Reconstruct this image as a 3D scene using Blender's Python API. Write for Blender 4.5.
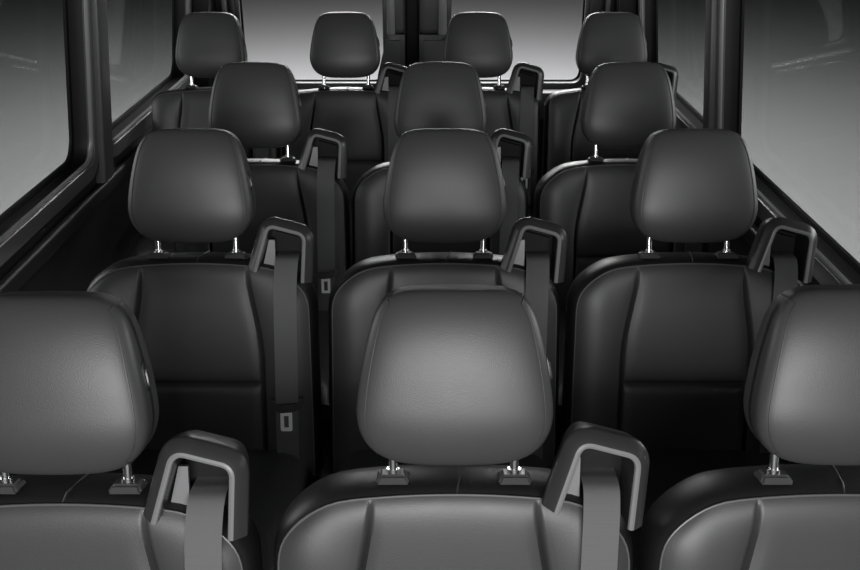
import bpy, bmesh, math, random
from mathutils import Vector, Matrix
sc = bpy.context.scene
for o in list(bpy.data.objects): bpy.data.objects.remove(o)
C = sc.collection
R = math.radians

# ---------------------------------------------------------------- camera
cd = bpy.data.cameras.new('camera'); cam = bpy.data.objects.new('camera', cd); C.objects.link(cam)
cd.sensor_width = 36; cd.lens = 950*36/860; cd.clip_start = .02
cam.location = (0, 0, 1.67); cam.rotation_euler = (R(90-24.05), 0, 0)
sc.camera = cam
# ---------------------------------------------------------------- world and lights
w = bpy.data.worlds.new('studio'); sc.world = w; w.use_nodes = True
w.node_tree.nodes['Background'].inputs[0].default_value = (.5, .52, .55, 1)
w.node_tree.nodes['Background'].inputs[1].default_value = .02
def area(name, loc, aim, sx, sy, power, spread=180):
    l = bpy.data.lights.new(name, 'AREA'); l.shape = 'RECTANGLE'; l.size = sx; l.size_y = sy; l.energy = power
    l.spread = R(spread)
    o = bpy.data.objects.new(name, l); C.objects.link(o); o.location = loc
    o.rotation_euler = (Vector(aim)-Vector(loc)).to_track_quat('-Z', 'Y').to_euler()
    return o
area('studio_overhead', (0, 7.0, 5.0), (0, 7.0, 0), 2.5, 2.5, 1500)          # pool of light on the studio floor
area('windscreen_softbox', (0.05, -1.5, 1.52), (0.03, 2.2, .9), 1.7, .75, 104)  # light through the windscreen
area('side_softbox_left', (-3.4, 2.6, 1.6), (0, 2.6, .95), 3.2, 1.0, 110)
area('side_softbox_right', (3.4, 2.6, 1.6), (0, 2.6, .95), 3.2, 1.0, 190)
area('rear_softbox', (-.07, 6.3, 2.2), (-.07, 3.2, 1.0), 2.2, .6, 150)
sc.view_settings.view_transform = 'Standard'; sc.view_settings.look = 'None'
sc.view_settings.exposure = 0; sc.view_settings.gamma = 1; sc.view_settings.use_curve_mapping = False

# ---------------------------------------------------------------- materials
def mat(name, col, rough=.5, metal=0, spec=.5, bump=None, coat=0, vary=0):
    m = bpy.data.materials.new(name); m.use_nodes = True; nt = m.node_tree
    b = nt.nodes['Principled BSDF']
    if not isinstance(col, tuple): col = (col, col, col*1.02)
    b.inputs['Base Color'].default_value = (*col, 1); b.inputs['Roughness'].default_value = rough
    b.inputs['Metallic'].default_value = metal; b.inputs['Specular IOR Level'].default_value = spec
    b.inputs['Coat Weight'].default_value = coat
    tc = nt.nodes.new('ShaderNodeTexCoord')
    if bump:
        kind, scale, dist = bump
        if kind == 'leather':
            t = nt.nodes.new('ShaderNodeTexVoronoi'); t.inputs['Scale'].default_value = scale; out = t.outputs['Distance']
            n2 = nt.nodes.new('ShaderNodeTexNoise'); n2.inputs['Scale'].default_value = 9; n2.inputs['Detail'].default_value = 3
            nt.links.new(tc.outputs['Object'], n2.inputs['Vector'])
            ad = nt.nodes.new('ShaderNodeMath'); ad.operation = 'MULTIPLY_ADD'; ad.inputs[1].default_value = 2.5
            nt.links.new(n2.outputs['Fac'], ad.inputs[0]); nt.links.new(out, ad.inputs[2]); out2 = ad.outputs[0]
            nt.links.new(tc.outputs['Object'], t.inputs['Vector']); out = out2
        elif kind == 'weave':
            t = nt.nodes.new('ShaderNodeTexChecker'); t.inputs['Scale'].default_value = scale; out = t.outputs['Fac']
            nt.links.new(tc.outputs['Object'], t.inputs['Vector'])
        else:
            t = nt.nodes.new('ShaderNodeTexNoise'); t.inputs['Scale'].default_value = scale; t.inputs['Detail'].default_value = 4
            out = t.outputs['Fac']; nt.links.new(tc.outputs['Object'], t.inputs['Vector'])
        bn = nt.nodes.new('ShaderNodeBump'); bn.inputs['Strength'].default_value = .6; bn.inputs['Distance'].default_value = dist
        nt.links.new(out, bn.inputs['Height']); nt.links.new(bn.outputs[0], b.inputs['Normal'])
    if vary:
        n = nt.nodes.new('ShaderNodeTexNoise'); n.inputs['Scale'].default_value = 14; n.inputs['Detail'].default_value = 5
        r = nt.nodes.new('ShaderNodeMapRange'); r.inputs[3].default_value = rough-vary; r.inputs[4].default_value = rough+vary
        nt.links.new(tc.outputs['Object'], n.inputs['Vector']); nt.links.new(n.outputs['Fac'], r.inputs[0]); nt.links.new(r.outputs[0], b.inputs['Roughness'])
    return m
LEATHER = mat('black_leather', .043, .45, bump=('leather', 650, .0002), vary=.04)
TOPL = mat('black_leather_gusset', .014, .40, bump=('leather', 650, .0002), vary=.04)
PIPE = mat('piping_leather', .09, .35)
SEAM = mat('seam_thread', .03, .5)
PLASTIC = mat('grey_plastic', .032, .34, bump=('noise', 600, .0002))
DPLASTIC = mat('black_plastic', .010, .38, bump=('noise', 500, .0002))
PLATE = mat('guide_plate_plastic', .16, .4)
BEZEL = mat('bezel_plastic', .06, .3)
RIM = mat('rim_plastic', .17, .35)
CHROME = mat('chrome', .9, .2, metal=1)
STEEL = mat('brushed_steel', .95, .35, metal=0)
WEB = mat('belt_webbing', .115, .75, spec=.3, bump=('weave', 520, .0004))
TRIM = mat('pillar_trim', .05, .42, bump=('noise', 300, .0003))
DTRIM = mat('dark_side_trim', .007, .55, spec=.3, bump=('noise', 300, .0003))
FRAME = mat('window_frame_plastic', .07, .3)
BEAD = mat('window_bead_plastic', .16, .28)
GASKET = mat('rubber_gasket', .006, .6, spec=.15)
FLOORM = mat('cabin_floor_vinyl', .012, .6, bump=('noise', 200, .0006))
ROOFM = mat('headliner', .04, .9, spec=.2, bump=('noise', 400, .0005))
GROUNDM = mat('studio_floor', .35, .8, spec=.2)
def glassmat(name, t, tint=(1, 1, 1)):
    m = bpy.data.materials.new(name); m.use_nodes = True; nt = m.node_tree; nt.nodes.clear()
    out = nt.nodes.new('ShaderNodeOutputMaterial'); tr = nt.nodes.new('ShaderNodeBsdfTransparent'); gl = nt.nodes.new('ShaderNodeBsdfGlossy')
    tr.inputs[0].default_value = (t*tint[0], t*tint[1], t*tint[2], 1); gl.inputs['Roughness'].default_value = .02
    gl.inputs[0].default_value = (.8, .8, .8, 1)
    lw = nt.nodes.new('ShaderNodeLayerWeight'); pw = nt.nodes.new('ShaderNodeMath'); pw.operation = 'POWER'; pw.inputs[1].default_value = 5
    fr = nt.nodes.new('ShaderNodeMath'); fr.operation = 'MULTIPLY_ADD'; fr.inputs[1].default_value = .25; fr.inputs[2].default_value = .008
    nt.links.new(lw.outputs['Facing'], pw.inputs[0]); nt.links.new(pw.outputs[0], fr.inputs[0]); mx = nt.nodes.new('ShaderNodeMixShader')
    nt.links.new(fr.outputs[0], mx.inputs[0]); nt.links.new(tr.outputs[0], mx.inputs[1]); nt.links.new(gl.outputs[0], mx.inputs[2])
    nt.links.new(mx.outputs[0], out.inputs[0]); return m
TINT = glassmat('tinted_glass', .54, (.985, 1, .985)); CLEAR = glassmat('clear_glass', .93)
EXTRA = glassmat('extra_pane_glass', .93)

# ---------------------------------------------------------------- helpers
def link(name, me, m, parent=None, smooth=True):
    o = bpy.data.objects.new(name, me); C.objects.link(o)
    if m: me.materials.append(m)
    if smooth:
        for p in me.polygons: p.use_smooth = True
        try: me.set_sharp_from_angle(angle=R(42))
        except Exception: pass
    if parent: o.parent = parent
    return o
def obj(name, bm, m, parent=None, smooth=True):
    bmesh.ops.recalc_face_normals(bm, faces=bm.faces)
    me = bpy.data.meshes.new(name); bm.to_mesh(me); bm.free()
    return link(name, me, m, parent, smooth)
def empty(name, loc):
    o = bpy.data.objects.new(name, None); C.objects.link(o); o.location = loc; o.empty_display_size = .1; return o
def box(bm, a, b, bev=0, seg=2):
    r = bmesh.ops.create_cube(bm, size=1); vs = r['verts']
    for v in vs: v.co = Vector([(a[i]+b[i])/2 + v.co[i]*(b[i]-a[i]) for i in range(3)])
    if bev:
        es = list({e for v in vs for e in v.link_edges})
        bmesh.ops.bevel(bm, geom=es, offset=bev, segments=seg, affect='EDGES', profile=.5)
def sweep(bm, path, ring, closed=False, up=None):
    """path: points; ring(i, p, t) -> list of points"""
    n = len(path); rings = []
    for i, p in enumerate(path):
        a = path[(i-1) % n] if (closed or i > 0) else p; b = path[(i+1) % n] if (closed or i < n-1) else p
        t = (Vector(b)-Vector(a)).normalized()
        rings.append([bm.verts.new(q) for q in ring(i, Vector(p), t)])
    m = len(rings[0])
    for i in range(n if closed else n-1):
        A, B = rings[i], rings[(i+1) % n]
        for j in range(m):
            bm.faces.new((A[j], A[(j+1) % m], B[(j+1) % m], B[j]))
    if not closed:
        bm.faces.new(rings[0]); bm.faces.new(rings[-1])
def tube(bm, path, r, closed=False, seg=8):
    st = {'u': None}
    def ring(i, p, t):
        u = st['u']
        if u is None: u = Vector((0, 0, 1)) if abs(t.z) < .9 else Vector((1, 0, 0))
        u = (u - t*u.dot(t)).normalized(); st['u'] = u; v = t.cross(u)
        return [p + u*math.cos(2*math.pi*k/seg)*r + v*math.sin(2*math.pi*k/seg)*r for k in range(seg)]
    sweep(bm, [Vector(p) for p in path], ring, closed)
def round_poly(pts, rad, seg=6, closed=True):
    out = []; n = len(pts)
    for i, p in enumerate(pts):
        p = Vector(p)
        if not closed and i in (0, n-1): out.append(p); continue
        a = Vector(pts[i-1]); b = Vector(pts[(i+1) % n])
        r = rad[i] if isinstance(rad, (list, tuple)) else rad
        da = (a-p).normalized(); db = (b-p).normalized()
        p0 = p+da*r; p1 = p+db*r
        for k in range(seg+1):
            t = k/seg; out.append(p0*(1-t)**2 + p*2*t*(1-t) + p1*t*t)
    return out
def catmull(pts, seg=6):
    pts = [Vector(p) for p in pts]; P = [pts[0]*2-pts[1]]+pts+[pts[-1]*2-pts[-2]]; out = []
    for i in range(1, len(P)-2):
        for k in range(seg):
            t = k/seg; a, b, c, d = P[i-1], P[i], P[i+1], P[i+2]
            out.append(.5*((2*b)+(c-a)*t+(2*a-5*b+4*c-d)*t*t+(3*b-a-3*c+d)*t**3))
    out.append(pts[-1]); return out
def struct(o): o['kind'] = 'structure'; return o

# ---------------------------------------------------------------- studio ground
bm = bmesh.new(); box(bm, (-30, -12, -.72), (30, 45, -.62)); struct(obj('ground', bm, GROUNDM, smooth=False))

# ---------------------------------------------------------------- van shell
ZS = .785; ZT = 1.98; YF, YB = -.35, 4.72
XL, XR = -1.15, 1.005; XC = (XL+XR)/2; TAN = math.tan(R(6))
def wallx(side, z):
    x0 = XL if side < 0 else XR
    d = (z-ZS)*TAN if z > ZS else 0
    return x0 - side*d
def rrect(u0, v0, u1, v1, r, seg=7):
    return [(p.x, p.y) for p in round_poly([(u0, v0, 0), (u1, v0, 0), (u1, v1, 0), (u0, v1, 0)], r, seg)]
def holed(outer, holes, half, bev):
    cu = bpy.data.curves.new('c', 'CURVE'); cu.dimensions = '2D'; cu.fill_mode = 'BOTH'; cu.extrude = half; cu.bevel_depth = bev; cu.bevel_resolution = 2
    for loop in [outer]+holes:
        s = cu.splines.new('POLY'); s.points.add(len(loop)-1); s.use_cyclic_u = True
        for p, q in zip(s.points, loop): p.co = (q[0], q[1], 0, 1)
    o = bpy.data.objects.new('c', cu); C.objects.link(o)
    bpy.context.view_layer.update()
    me = bpy.data.meshes.new_from_object(o.evaluated_get(bpy.context.evaluated_depsgraph_get()))
    bpy.data.objects.remove(o); bm = bmesh.new(); bm.from_mesh(me); bpy.data.meshes.remove(me)
    bmesh.ops.remove_doubles(bm, verts=bm.verts, dist=1e-5)
    return bm
def to_side(bm, side, off=0):
    # curve coords (Y, z, w) -> wall, w>0 towards the cabin
    for v in bm.verts:
        y, z, ww = v.co
        v.co = Vector((wallx(side, z) - side*(ww+off), y, z))
WIN = {-1: [(.10, 3.11), (3.26, 4.50)], 1: [(.10, 3.18), (3.30, 4.47)]}
V0, V1 = .748, 1.80
wn = 1
for side, nm in ((-1, 'left'), (1, 'right')):
    holes = [rrect(a-.012, V0-.012, b+.012, V1, .09) for a, b in WIN[side]]
    bm = holed([(YF, .63), (YB, .63), (YB, ZT), (YF, ZT)], holes, .022, .006); to_side(bm, side, -.028)
    # lower side panel, profile swept along the van
    x0 = wallx(side, ZS)
    prof = [(x0+side*.05, .635), (x0-side*.004, .635), (x0-side*.012, .56), (x0-side*.016, .30), (x0-side*.016, .003), (x0+side*.05, .003)]
    ra = [bm.verts.new((x, YF, z)) for x, z in prof]; rb = [bm.verts.new((x, YB, z)) for x, z in prof]
    for k in range(len(prof)): bm.faces.new((ra[k], ra[(k+1) % 6], rb[(k+1) % 6], rb[k]))
    bm.faces.new(ra); bm.faces.new(rb)
    struct(obj('wall_'+nm, bm, DTRIM))
    for a, b in WIN[side]:
        root = struct(empty('window_%d' % wn, (wallx(side, V0), (a+b)/2, V0)));
        inv = Matrix.Translation(-Vector(root.location))
        # surround frame raised from the wall
        o_ = rrect(a-.035, V0-.05, b+.035, V1+.05, .12); i_ = rrect(a-.008, V0-.008, b+.008, V1, .09)
        bm = holed(o_, [i_], .008, .005); to_side(bm, side, .008); bm.transform(inv)
        obj('window_frame', bm, FRAME, root)
        bm = bmesh.new()
        pts = [Vector((wallx(side, v)-side*.012, u, v)) for u, v in rrect(a+.004, V0+.004, b-.004, V1-.01, .085)]
        tube(bm, pts, .0075, closed=True); bm.transform(inv); obj('window_bead', bm, BEAD, root)
        bm = holed(rrect(a-.02, V0-.02, b+.02, V1+.02, .1), [rrect(a+.012, V0+.012, b-.012, V1-.02, .08)], .004, .001)
        to_side(bm, side, -.055); bm.transform(inv); obj('rubber_gasket', bm, GASKET, root)
        bm = holed(rrect(a-.015, V0-.015, b+.015, V1+.015, .1), [], .0025, 0); to_side(bm, side, -.065); bm.transform(inv)
        obj('glass_pane', bm, TINT, root, smooth=False)
        if a > 3:      # faint extra glass pane in the upper corner beside the pillar
            bm = holed(rrect(a+.0, 1.38, a+.26, V1, .11), [], .0015, 0); to_side(bm, side, -.045); bm.transform(inv)
            obj('extra_pane', bm, EXTRA, root, smooth=False)
        wn += 1
    # pillar cover
    a, b = WIN[side][0][1]+.036, WIN[side][1][0]-.036
    bm = holed([(a, .665), (b, .665), (b, ZT-.01), (a, ZT-.01)], [], .012, .010); to_side(bm, side, .012)
    struct(obj('trim_%d' % (1 if side < 0 else 2), bm, TRIM))
    # window sill rail
    bm = bmesh.new(); xs = wallx(side, ZS)
    box(bm, (min(xs-side*.004, xs-side*.034), YF, .600), (max(xs-side*.004, xs-side*.034), YB-.1, .655), .010, 3)
    struct(obj('trim_%d' % (3 if side < 0 else 4), bm, DTRIM))

# rear wall with two door windows
RS = .655
def rearx(px): return (px-430)/950*4.47
r0, r1, r2, r3 = rearx(233), rearx(384), rearx(449), rearx(591)
bm = holed([(XL+.0, .0), (XR, .0), (XR-.12, ZT), (XL+.12, ZT)], [rrect(r0, RS, r1, 1.75, .06), rrect(r2, RS, r3, 1.75, .06)], .02, .006)
for v in bm.verts: x, z, ww = v.co; v.co = Vector((x, YB+.03-ww, z+.002))
struct(obj('wall_back', bm, DTRIM))
for a, b in ((r0, r1), (r2, r3)):
    root = struct(empty('window_%d' % wn, ((a+b)/2, YB, RS))); inv = Matrix.Translation(-Vector(root.location)); wn += 1
    def rear(bm, off):
        for v in bm.verts: x, z, ww = v.co; v.co = Vector((x, YB+off-ww, z))
        bm.transform(inv)
    bm = holed(rrect(a-.012, RS-.03, b+.012, 1.77, .06), [rrect(a+.008, RS+.008, b-.008, 1.74, .05)], .006, .004); rear(bm, -.008); obj('window_frame', bm, TRIM, root)
    bm = holed(rrect(a-.01, RS-.01, b+.01, 1.76, .06), [rrect(a+.014, RS+.014, b-.014, 1.73, .05)], .004, .001); rear(bm, .045); obj('rubber_gasket', bm, GASKET, root)
    bm = holed(rrect(a-.01, RS-.01, b+.01, 1.76, .06), [], .0025, 0); rear(bm, .058); obj('glass_pane', bm, CLEAR, root, smooth=False)
# floor, ceiling
bm = bmesh.new(); box(bm, (XL-.05, YF, -.08), (XR+.05, YB+.05, 0)); struct(obj('floor', bm, FLOORM, smooth=False))
bm = bmesh.new(); box(bm, (XL, YF, ZT), (XR, YB+.05, ZT+.05)); struct(obj('ceiling', bm, ROOFM, smooth=False))

# rear door trims: pillar covers either side of the door gap, corner posts
tn = [5]
def trimbox(a, b, m, bev=.008):
    bm = bmesh.new(); box(bm, a, b, bev, 3); o = struct(obj('trim_%d' % tn[0], bm, m)); tn[0] += 1; return o
def door_cover(xa, xb, flare):
    # upper cover ends at a joint, lower cover flares outwards below it
    zj = .906
    y = YB-.005
    trimbox((min(xa, xb), y-.068, zj+.004), (max(xa, xb), y-.003, ZT-.01), TRIM, .028)
    sx = 1 if xb > xa else -1
    bm = bmesh.new(); tube(bm, [(xa+sx*.018, y-.062, z) for z in (zj+.006, (zj+ZT)/2, ZT-.012)], .020, seg=18); struct(obj('trim_%d' % tn[0], bm, BEAD)); tn[0] += 1  # paler plastic tube paints in the lit look of the rounded cover edge
    bm = bmesh.new()
    prof = [(xa, zj), (xa+flare*.15, zj-.02), (xa+flare*.5, zj-.09), (xa+flare, zj-.19), (xa+flare*1.2, RS-.06)]
    fr = []; bk = []
    for x, z in prof: fr.append(((x, y-.072, z))); bk.append((x, y-.008, z))
    inner = [(xb, RS-.06), (xb, zj)]
    loopf = [bm.verts.new(p) for p in fr]+[bm.verts.new((x, y-.072, z)) for x, z in inner]
    loopb = [bm.verts.new(p) for p in bk]+[bm.verts.new((x, y-.008, z)) for x, z in inner]
    n = len(loopf)
    for k in range(n): bm.faces.new((loopf[k], loopf[(k+1) % n], loopb[(k+1) % n], loopb[k]))
    bm.faces.new(loopf); bm.faces.new(loopb)
    bmesh.ops.bevel(bm, geom=[e for e in bm.edges if all(abs(v.co.y-(y-.072)) < 1e-4 for v in e.verts)], offset=.024, segments=4, affect='EDGES')
    struct(obj('trim_%d' % tn[0], bm, TRIM)); tn[0] += 1
door_cover(r1+.012, rearx(404), -.05)
door_cover(r2-.012, rearx(419), .0)
trimbox((r1-.0+.10, YB-.035, .6), (r2-.145, YB-.006, ZT-.02), GASKET)
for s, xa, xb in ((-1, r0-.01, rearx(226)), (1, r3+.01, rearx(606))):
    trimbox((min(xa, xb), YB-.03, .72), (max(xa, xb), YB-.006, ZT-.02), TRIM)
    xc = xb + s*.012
    trimbox((min(xc, xc+s*.022), YB-.05, .60), (max(xc, xc+s*.022), YB-.006, ZT-.02), RIM, .006)  # pale material puts the strip's lit brightness into its colour
# rear cross shelf under the windows and corner posts
trimbox((XL+.10, YB-.10, .50), (XR-.10, YB-.008, RS-.018), TRIM, .012)
for s in (-1, 1):
    x = wallx(s, 1.2)
    bm = holed([(4.57, .42), (YB-.03, .42), (YB-.03, ZT-.01), (4.57, ZT-.01)], [], .03, .012); to_side(bm, s, .03)
    struct(obj('trim_%d' % tn[0], bm, DTRIM)); tn[0] += 1

# ---------------------------------------------------------------- seat
TAU = R(12); ZSH = .855
def L(x, s, n):      # backrest coordinates: across, up the back, out of its face
    return Vector((x, -n*math.cos(TAU)+s*math.sin(TAU), ZSH+s*math.cos(TAU)+n*math.sin(TAU)))
HS, HA, HB, HC, HN = .172, .1355, .050, .124, -.010
def ss(a, b, x):
    t = max(0, min(1, (x-a)/(b-a))); return t*t*(3-2*t)
def head_pt(d, grow=0):
    x, y, z = d       # x across, y towards the front, z up, on a cube
    m = 4.6+1.9*ss(-.6, .6, z)
    e = 8
    r = ((abs(x)**e+abs(y)**e)**(m/e)+abs(z)**m)**(-1/m)
    x, y, z = x*r, y*r, z*r
    v = z
    wx = 1-.245*((v+.4)/1.4)**1.45 if v > -.4 else 1-.10*((-.4-v)/.6)**2
    wy = 1-.22*((v+.3)/1.3)**2 if v > -.3 else 1-.16*((-.3-v)/.7)**2
    # crowned front, slightly dished towards the sides
    yy = y*wy*HB
    if y > 0: yy -= .013*abs(x)**2.2
    if y > 0: yy -= (.013*max(0, v+.05)**2.6 + .012*max(0, -v-.2)**2)*min(1, y*2)
    zz = z*HC - .004*(abs(x)**2)*v
    return L(x*wx*HA, HS+zz, HN+yy + .012*(-v*.5))
def cube_grid(n):
    for ax in range(3):
        for sg in (-1, 1):
            for i in range(n):
                for j in range(n):
                    q = []
                    for a, b in ((i, j), (i+1, j), (i+1, j+1), (i, j+1)):
                        u = math.tan((a/n*2-1)*math.pi/4); v = math.tan((b/n*2-1)*math.pi/4)
                        p = [0, 0, 0]; p[ax] = sg; p[(ax+1) % 3] = u; p[(ax+2) % 3] = v; q.append(tuple(p))
                    yield q
def make_headrest(root):
    bm = bmesh.new()
    for q in cube_grid(26): bm.faces.new([bm.verts.new(head_pt(p)) for p in q])
    bmesh.ops.remove_doubles(bm, verts=bm.verts, dist=2e-5)
    h = obj('headrest', bm, LEATHER, root)
    for s in (-1, 1):
        loop = []; N = 20
        e = [(a/N*2-1) for a in range(N)]
        loop += [(1, t) for t in e]; loop += [(-t, 1) for t in e]; loop += [(-1, -t) for t in e]; loop += [(t, -1) for t in e]
        c = head_pt((0, 0, .001))
        bm = bmesh.new(); tube(bm, [head_pt((s*.97, y, z)) for y, z in loop], .0011, closed=True, seg=6)
        obj('piping', bm, SEAM, h)
        # chrome post
        bm = bmesh.new()
        tube(bm, [L(s*.087, a, -.034) for a in (-.03, .03, .10)], .0065, seg=14)
        obj('headrest_post', bm, CHROME, h)
    # adjuster button recess on the side
    bm = bmesh.new()
    P = head_pt((1, .30, .10)); Q = head_pt((1, .30, .4)); Rr = head_pt((1, .30, -.15))
    ax = (Q-Rr).normalized(); nrm = ax.cross(Vector((0, -1, 0))).normalized()
    if nrm.x < 0: nrm = -nrm
    tg = nrm.cross(ax)
    def oval(bm, hl, hw, d0, d1, c):
        rings = []
        for d, k in ((d0, 1), (d1*.8, 1), (d1, .8)):
            ring = []
            for i in range(20):
                a = 2*math.pi*i/20; ca, sa = math.cos(a), math.sin(a)
                u = hl*math.copysign(abs(ca)**.7, ca)*k; v = hw*math.copysign(abs(sa)**.8, sa)*k
                ring.append(bm.verts.new(c+ax*u+tg*v+nrm*d))
            rings.append(ring)
        for A, B in zip(rings, rings[1:]):
            for i in range(20): bm.faces.new((A[i], A[(i+1) % 20], B[(i+1) % 20], B[i]))
        bm.faces.new(rings[0]); bm.faces.new(rings[-1])
    oval(bm, .021, .0062, -.008, .0022, P); b = obj('adjuster_recess', bm, DPLASTIC, h)
    bm = bmesh.new(); oval(bm, .013, .0028, 0, .0045, P-ax*.003); obj('adjuster_button', bm, PLASTIC, h)
    return h

def make_backrest(root, hw0, RX=.105, RZ=.115):
    BOT = -.50
    def hw(s):
        b = hw0 + .004*ss(0, .5, -s)
        if s > -RZ:
            t = (s+RZ)/RZ; return b-RX+RX*max(0, 1-t**2.3)**(1/2.3)
        return b
    def xp(s): return .118+.027*ss(.0, .22, -s)
    rows = [-RZ+RZ*math.sin(a*math.pi/2/12) for a in range(12, 0, -1)]
    rows[0] = 0
    s = -RZ; CR = -.275
    while s > BOT:
        rows.append(s); s -= .004 if abs(s-CR) < .03 else .014
    rows.append(BOT)
    us = sorted(set([round(x, 4) for x in
        [i/14*.45 for i in range(15)]+[.45+i*.0125 for i in range(1, 15)]+[.625+i*.0375 for i in range(1, 11)]]))
    us = [-u for u in us[:0:-1]]+us
    def pt(u, s):
        H = hw(s); g = xp(s); a = abs(u)
        x = a/.55*g if a < .55 else g+(a-.55)/.45*(H-g)
        d = min(H-x, (-s)+.0)
        n = .011*(1-math.exp(-max(0, H-x)/.018))*(1-math.exp(-max(0, -s)/.016))
        fade = ss(.0, .10, -s)
        n += .007*math.exp(-((x-.205)/.045)**2)*fade                           # bolster
        dg = abs(x-g)
        n -= (.014*math.exp(-(dg/.003)**2)*(.35+.65*fade)+.005*math.exp(-(dg/.016)**2)*fade)*(1-math.exp(-max(0, -s)/.01))
        if x < g:
            e = 1-math.exp(-((g-x)/.02)**2)
            n -= (.010*math.exp(-((s-CR)/.0045)**2)+.004*math.exp(-((s-CR)/.016)**2))*(.25+.75*e)
            n -= .006*fade*(1-(x/g)**2)*(1-math.exp(-((s-CR)/.03)**2))*0
        sag = -.010*(x/.16)**2*math.exp(-(s/.06)**2)
        return math.copysign(x, u) if u else 0, s+sag, n
    bm = bmesh.new(); G = [[bm.verts.new(L(*pt(u, s))) for u in us] for s in rows]
    for i in range(len(rows)-1):
        for j in range(len(us)-1): bm.faces.new((G[i][j], G[i][j+1], G[i+1][j+1], G[i+1][j]))
    front = obj('backrest', bm, LEATHER, root)
    # outline from bottom left over the top to bottom right
    out = [pt(-1, s) for s in rows[::-1]] + [pt(u, rows[0]) for u in us[1:-1]] + [pt(1, s) for s in rows]
    out = [(x, s, 0) for x, s, n in out]
    # resample for normals
    P2 = [Vector((x, s)) for x, s, _ in out]; N2 = []
    for i in range(len(P2)):
        a = P2[max(0, i-4)]; b = P2[min(len(P2)-1, i+4)]; t = (b-a).normalized(); N2.append(Vector((-t.y, t.x)))
    rings = [(0, -.0), (.004, -.004), (.0095, -.014), (.014, -.035), (.0145, -.06), (.012, -.085), (.004, -.097), (-.01, -.102)]
    bm = bmesh.new(); V = []
    for off, n in rings: V.append([bm.verts.new(L(p.x+q.x*off, p.y+q.y*off, n)) for p, q in zip(P2, N2)])
    for A, B in zip(V, V[1:]):
        for i in range(len(A)-1): bm.faces.new((A[i], A[i+1], B[i+1], B[i]))
    bm.faces.new(V[-1])
    bm.faces.new([r[0] for r in V]+[r[-1] for r in V[::-1]])
    shell = obj('back_shell', bm, TOPL, root)
    bm = bmesh.new(); tube(bm, [L(p.x+q.x*.001, p.y+q.y*.001, .0008) for p, q in zip(P2[::1], N2)], .0019, seg=8); obj('piping', bm, PIPE, front)
    # stitched joint across the top gusset
    bm = bmesh.new(); tube(bm, [L(.004+.012*k/6, {0: .001}.get(k, .0105+.004*math.sin(k/6*1.6)), -.002-.013*k) for k in range(0, 7)], .0016, seg=6); obj('seam', bm, SEAM, shell)
    for s in (-1, 1):     # bezels the posts pass through
        bm = bmesh.new(); x = s*.087
        a = [L(x+dx, .010, -.034+dn) for dx, dn in ((-.025, -.018), (.025, -.018), (.025, .024), (-.025, .024))]
        b = [L(x+dx, .0215, -.034+dn) for dx, dn in ((-.019, -.013), (.019, -.013), (.019, .015), (-.019, .015))]
        va = [bm.verts.new(p) for p in a]; vb = [bm.verts.new(p) for p in b]
        for k in range(4): bm.faces.new((va[k], va[(k+1) % 4], vb[(k+1) % 4], vb[k]))
        bm.faces.new(va); bm.faces.new(vb)
        bmesh.ops.bevel(bm, geom=list(bm.edges), offset=.0035, segments=3, affect='EDGES')
        k_ = obj('post_bezel', bm, BEZEL, shell)
        bm = bmesh.new(); tube(bm, [L(x, .018, -.034), L(x, .0265, -.034)], .0095, seg=16); obj('post_collar', bm, CHROME, k_)
    return pt, hw

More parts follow.
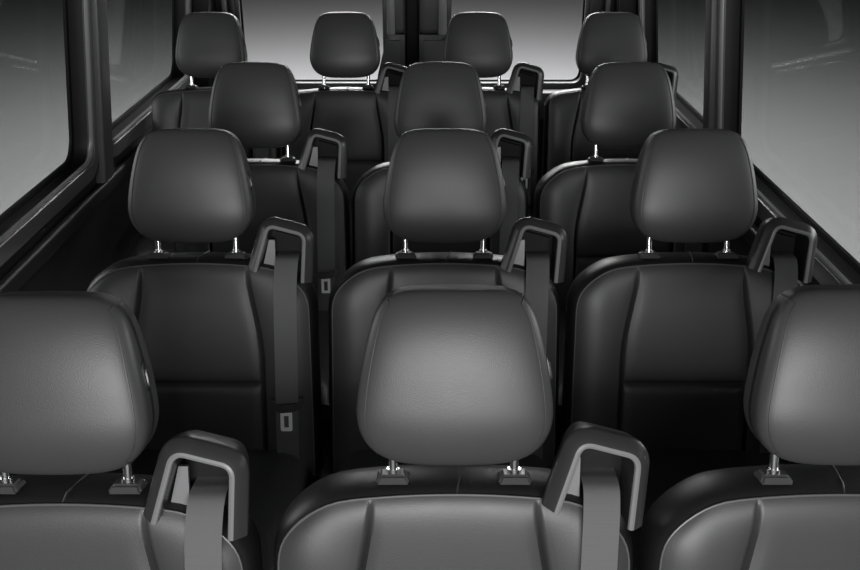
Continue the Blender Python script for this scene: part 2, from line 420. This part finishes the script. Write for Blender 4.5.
def make_belt(root, dx=0):
    # ----- guide hood on the shoulder
    path = round_poly([(.144+dx, -.012, 0), (.174+dx, .086, 0), (.2455+dx, .067, 0), (.239+dx, -.035, 0)], .013, 6, closed=False)
    prof = [(.000, -.062), (.000, .014), (.0015, .021), (.005, .0245), (.010, .0225), (.022, .009), (.0238, .005), (.024, .000), (.017, -.035), (.008, -.062)]
    bm = bmesh.new(); n = len(path)
    def ring(i, p, t):
        nr = Vector((-t.y, t.x, 0))
        return [L(p.x+nr.x*o, p.y+nr.y*o, q+.012) for o, q in prof]
    sweep(bm, path, ring)
    hood = obj('belt_guide', bm, PLASTIC, root)
    bm = bmesh.new(); tube(bm, [L(p.x+(-t.y)*.0045, p.y+t.x*.0045, .0325) for p, t in zip(path, [(path[min(i+1, n-1)]-path[max(i-1, 0)]).normalized() for i in range(n)])], .0048, seg=8)
    obj('hood_rim', bm, RIM, hood)
    # back plate inside the hood
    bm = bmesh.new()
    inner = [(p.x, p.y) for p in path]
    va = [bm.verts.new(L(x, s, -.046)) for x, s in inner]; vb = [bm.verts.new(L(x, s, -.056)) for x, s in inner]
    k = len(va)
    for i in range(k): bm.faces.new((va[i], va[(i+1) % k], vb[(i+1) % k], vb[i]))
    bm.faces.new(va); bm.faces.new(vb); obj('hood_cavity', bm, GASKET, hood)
    bm = bmesh.new(); q = [(.150, -.008), (.178, -.008), (.178, .052), (.165, .052)]
    va = [bm.verts.new(L(x+dx, s, -.012)) for x, s in q]; vb = [bm.verts.new(L(x+dx, s, -.018)) for x, s in q]
    for i in range(4): bm.faces.new((va[i], va[(i+1) % 4], vb[(i+1) % 4], vb[i]))
    bm.faces.new(va); bm.faces.new(vb); obj('guide_plate', bm, PLATE, hood)
    # dark slot housing and roller the belt runs over
    bm = bmesh.new()
    a, b = Vector((.180+dx, .074)), Vector((.236+dx, .059))
    for off, nn, rr in ((0, -.034, .006),):
        tube(bm, [L(a.x, a.y+off, nn), L((a.x+b.x)/2, (a.y+b.y)/2+off, nn), L(b.x, b.y+off, nn)], rr, seg=14)
    obj('guide_roller', bm, GASKET, hood)
    # ----- webbing
    hwid = .0255; cl = []
    pts = [(.207, .022, -.050), (.207, .020, -.036), (.2065, .0175, -.014), (.206, .009, .007), (.2045, -.02, .0215), (.203, -.06, .027),
           (.202, -.12, .029), (.201, -.22, .029), (.200, -.30, .029), (.199, -.40, .029), (.199, -.48, .029)]
    cl = [p+Vector((dx, 0, 0)) for p in catmull(pts, 5)]
    bm = bmesh.new()
    def ring2(i, p, t):
        # p in (x, s, n)
        nn = Vector((0, -t.z, t.y)).normalized()
        if nn.z < 0: nn = -nn
        th = .0007
        q = []
        for ex, dk in ((-1, -1), (1, -1), (1, 1), (-1, 1)):
            c = p + Vector((ex*hwid, 0, 0)) + nn*dk*th; q.append(L(*c))
        return q
    sweep(bm, cl, ring2)
    belt = obj('seat_belt', bm, WEB, root)
    # ----- latch tongue resting on the webbing
    sT = -.322; cx = .2+dx
    bm = bmesh.new()
    loop = round_poly([(cx-.034, sT+.020, 0), (cx-.027, sT+.020, 0), (cx-.024, sT+.006, 0), (cx+.024, sT+.010, 0), (cx+.027, sT+.022, 0), (cx+.036, sT+.024, 0), (cx+.036, sT+.002, 0), (cx+.014, sT-.010, 0), (cx-.014, sT-.012, 0), (cx-.036, sT-.003, 0)], .003, 3)
    va = [bm.verts.new(L(p.x, p.y, .031)) for p in loop]; vb = [bm.verts.new(L(p.x, p.y, .039)) for p in loop]; k = len(loop)
    for i in range(k): bm.faces.new((va[i], va[(i+1) % k], vb[(i+1) % k], vb[i]))
    bm.faces.new(va); bm.faces.new(vb)
    tg = obj('belt_tongue', bm, PLASTIC, belt)
    bm = holed(rrect(-.0125, -.046, .0125, 0, .004, 4), [rrect(-.006, -.039, .006, -.010, .0018, 3)], .0012, .0006)
    for v in bm.verts: x, y, z = v.co; v.co = L(cx-.002+x, sT-.009+y,   .035+z)
    lp = obj('latch_plate', bm, STEEL, belt); lp['label'] = 'polished steel latch plate with a slot'

def make_seat(hw0, name='passenger_seat', hdx=0, corner=(.105, .115)):
    root = empty(name, (0, 0, 0))
    make_headrest(root); make_backrest(root, hw0, *corner); make_belt(root, hdx)
    # cushion
    W = hw0+.004
    bm = bmesh.new()
    nu, nv = 24, 20; top = []; 
    def cp(u, v, z):
        # superellipse rounded plan
        x = u*W; y = -.54+.5*(v*.5+.5)*.98
        return x, y
    for j in range(nv+1):
        row = []
        for i in range(nu+1):
            u = i/nu*2-1; v = j/nv*2-1
            x, y = cp(u, v, 0)
            ed = (1-abs(u)**6)*(1-max(0, -v)**6)
            z = .36+.075*max(0, ed)**.5 + .012*math.exp(-((abs(u)-.8)/.15)**2) - .006*math.exp(-((abs(u)-.58)/.03)**2)
            row.append(bm.verts.new((x, y, z)))
        top.append(row)
    for j in range(nv):
        for i in range(nu): bm.faces.new((top[j][i], top[j][i+1], top[j+1][i+1], top[j+1][i]))
    bd = top[0]+[r[-1] for r in top[1:]]+top[-1][-2::-1]+[r[0] for r in top[-2:0:-1]]
    lo = [bm.verts.new((v.co.x*.96, v.co.y+.01, .315)) for v in bd]; k = len(bd)
    for i in range(k): bm.faces.new((bd[i], bd[(i+1) % k], lo[(i+1) % k], lo[i]))
    bm.faces.new(lo); obj('cushion', bm, LEATHER, root)
    # frame and legs
    bm = bmesh.new(); box(bm, (-.2, -.48, .285), (.2, -.02, .316), .004); fr = obj('seat_frame', bm, DPLASTIC, root)
    for sx in (-.17, .17):
        bm = bmesh.new()
        pts = [(-.44, 0), (-.40, 0), (-.36, .24), (-.12, .24), (-.08, 0), (-.04, 0), (-.06, .287), (-.42, .287)]
        va = [bm.verts.new((sx-.02, y, z)) for y, z in pts]; vb = [bm.verts.new((sx+.02, y, z)) for y, z in pts]
        for i in range(8): bm.faces.new((va[i], va[(i+1) % 8], vb[(i+1) % 8], vb[i]))
        bm.faces.new(va); bm.faces.new(vb); obj('leg', bm, DPLASTIC, root, smooth=False)
    return root
def tree_copy(o, parent=None):
    c = o.copy(); C.objects.link(c); c.parent = parent
    for ch in [k for k in ALL if k.parent == o]: tree_copy(ch, c)
    return c
XS = [(-.514, .034, .580), (-.522, .032, .578), (-.508, .030, .578)]
rows3 = [1.10, 1.94, 2.69]
LAB = [['black leather van seat at bottom left, headrest cut off by the picture edge',
        'largest black leather van seat at bottom centre, nearest the camera',
        'black leather van seat at bottom right, headrest cut off by the picture edge'],
       ['black leather seat in the second row on the left, chrome belt latch hanging before it',
        'black leather seat in the second row in the middle, directly behind the bottom centre seat',
        'black leather seat in the second row beside the large right window'],
       ['black leather seat in the third row on the left, before the leftmost back row seat',
        'black leather seat in the third row in the middle, before the rear door gap',
        'black leather seat in the third row on the right, beside the right pillar']]
proto = make_seat(.249)
ALL = list(bpy.data.objects)
for r, Y in enumerate(rows3):
    for c in range(3):
        o = proto if (r, c) == (0, 0) else tree_copy(proto)
        o.location = (XS[r][c], Y - (.022 if (r, c) == (0, 0) else 0), 0); o['label'] = LAB[r][c]; o['category'] = 'seat'; o['group'] = 'single seats in the three front rows'
proto2 = make_seat(.2345, 'rear_seat', -.012, (.045, .05)); ALL = list(bpy.data.objects)
LAB4 = ['black leather back row seat, leftmost of the four against the left window',
        'black leather back row seat, second from the left, before the left rear window',
        'black leather back row seat, third from the left, its belt hood in clear view',
        'black leather back row seat, rightmost of the four, before the right corner post']
for k, x in enumerate((-.846, -.328, .184, .702)):
    o = proto2 if k == 0 else tree_copy(proto2)
    o.location = (x, 3.68, 0); o['label'] = LAB4[k]; o['category'] = 'seat'; o['group'] = 'seats of the back row'
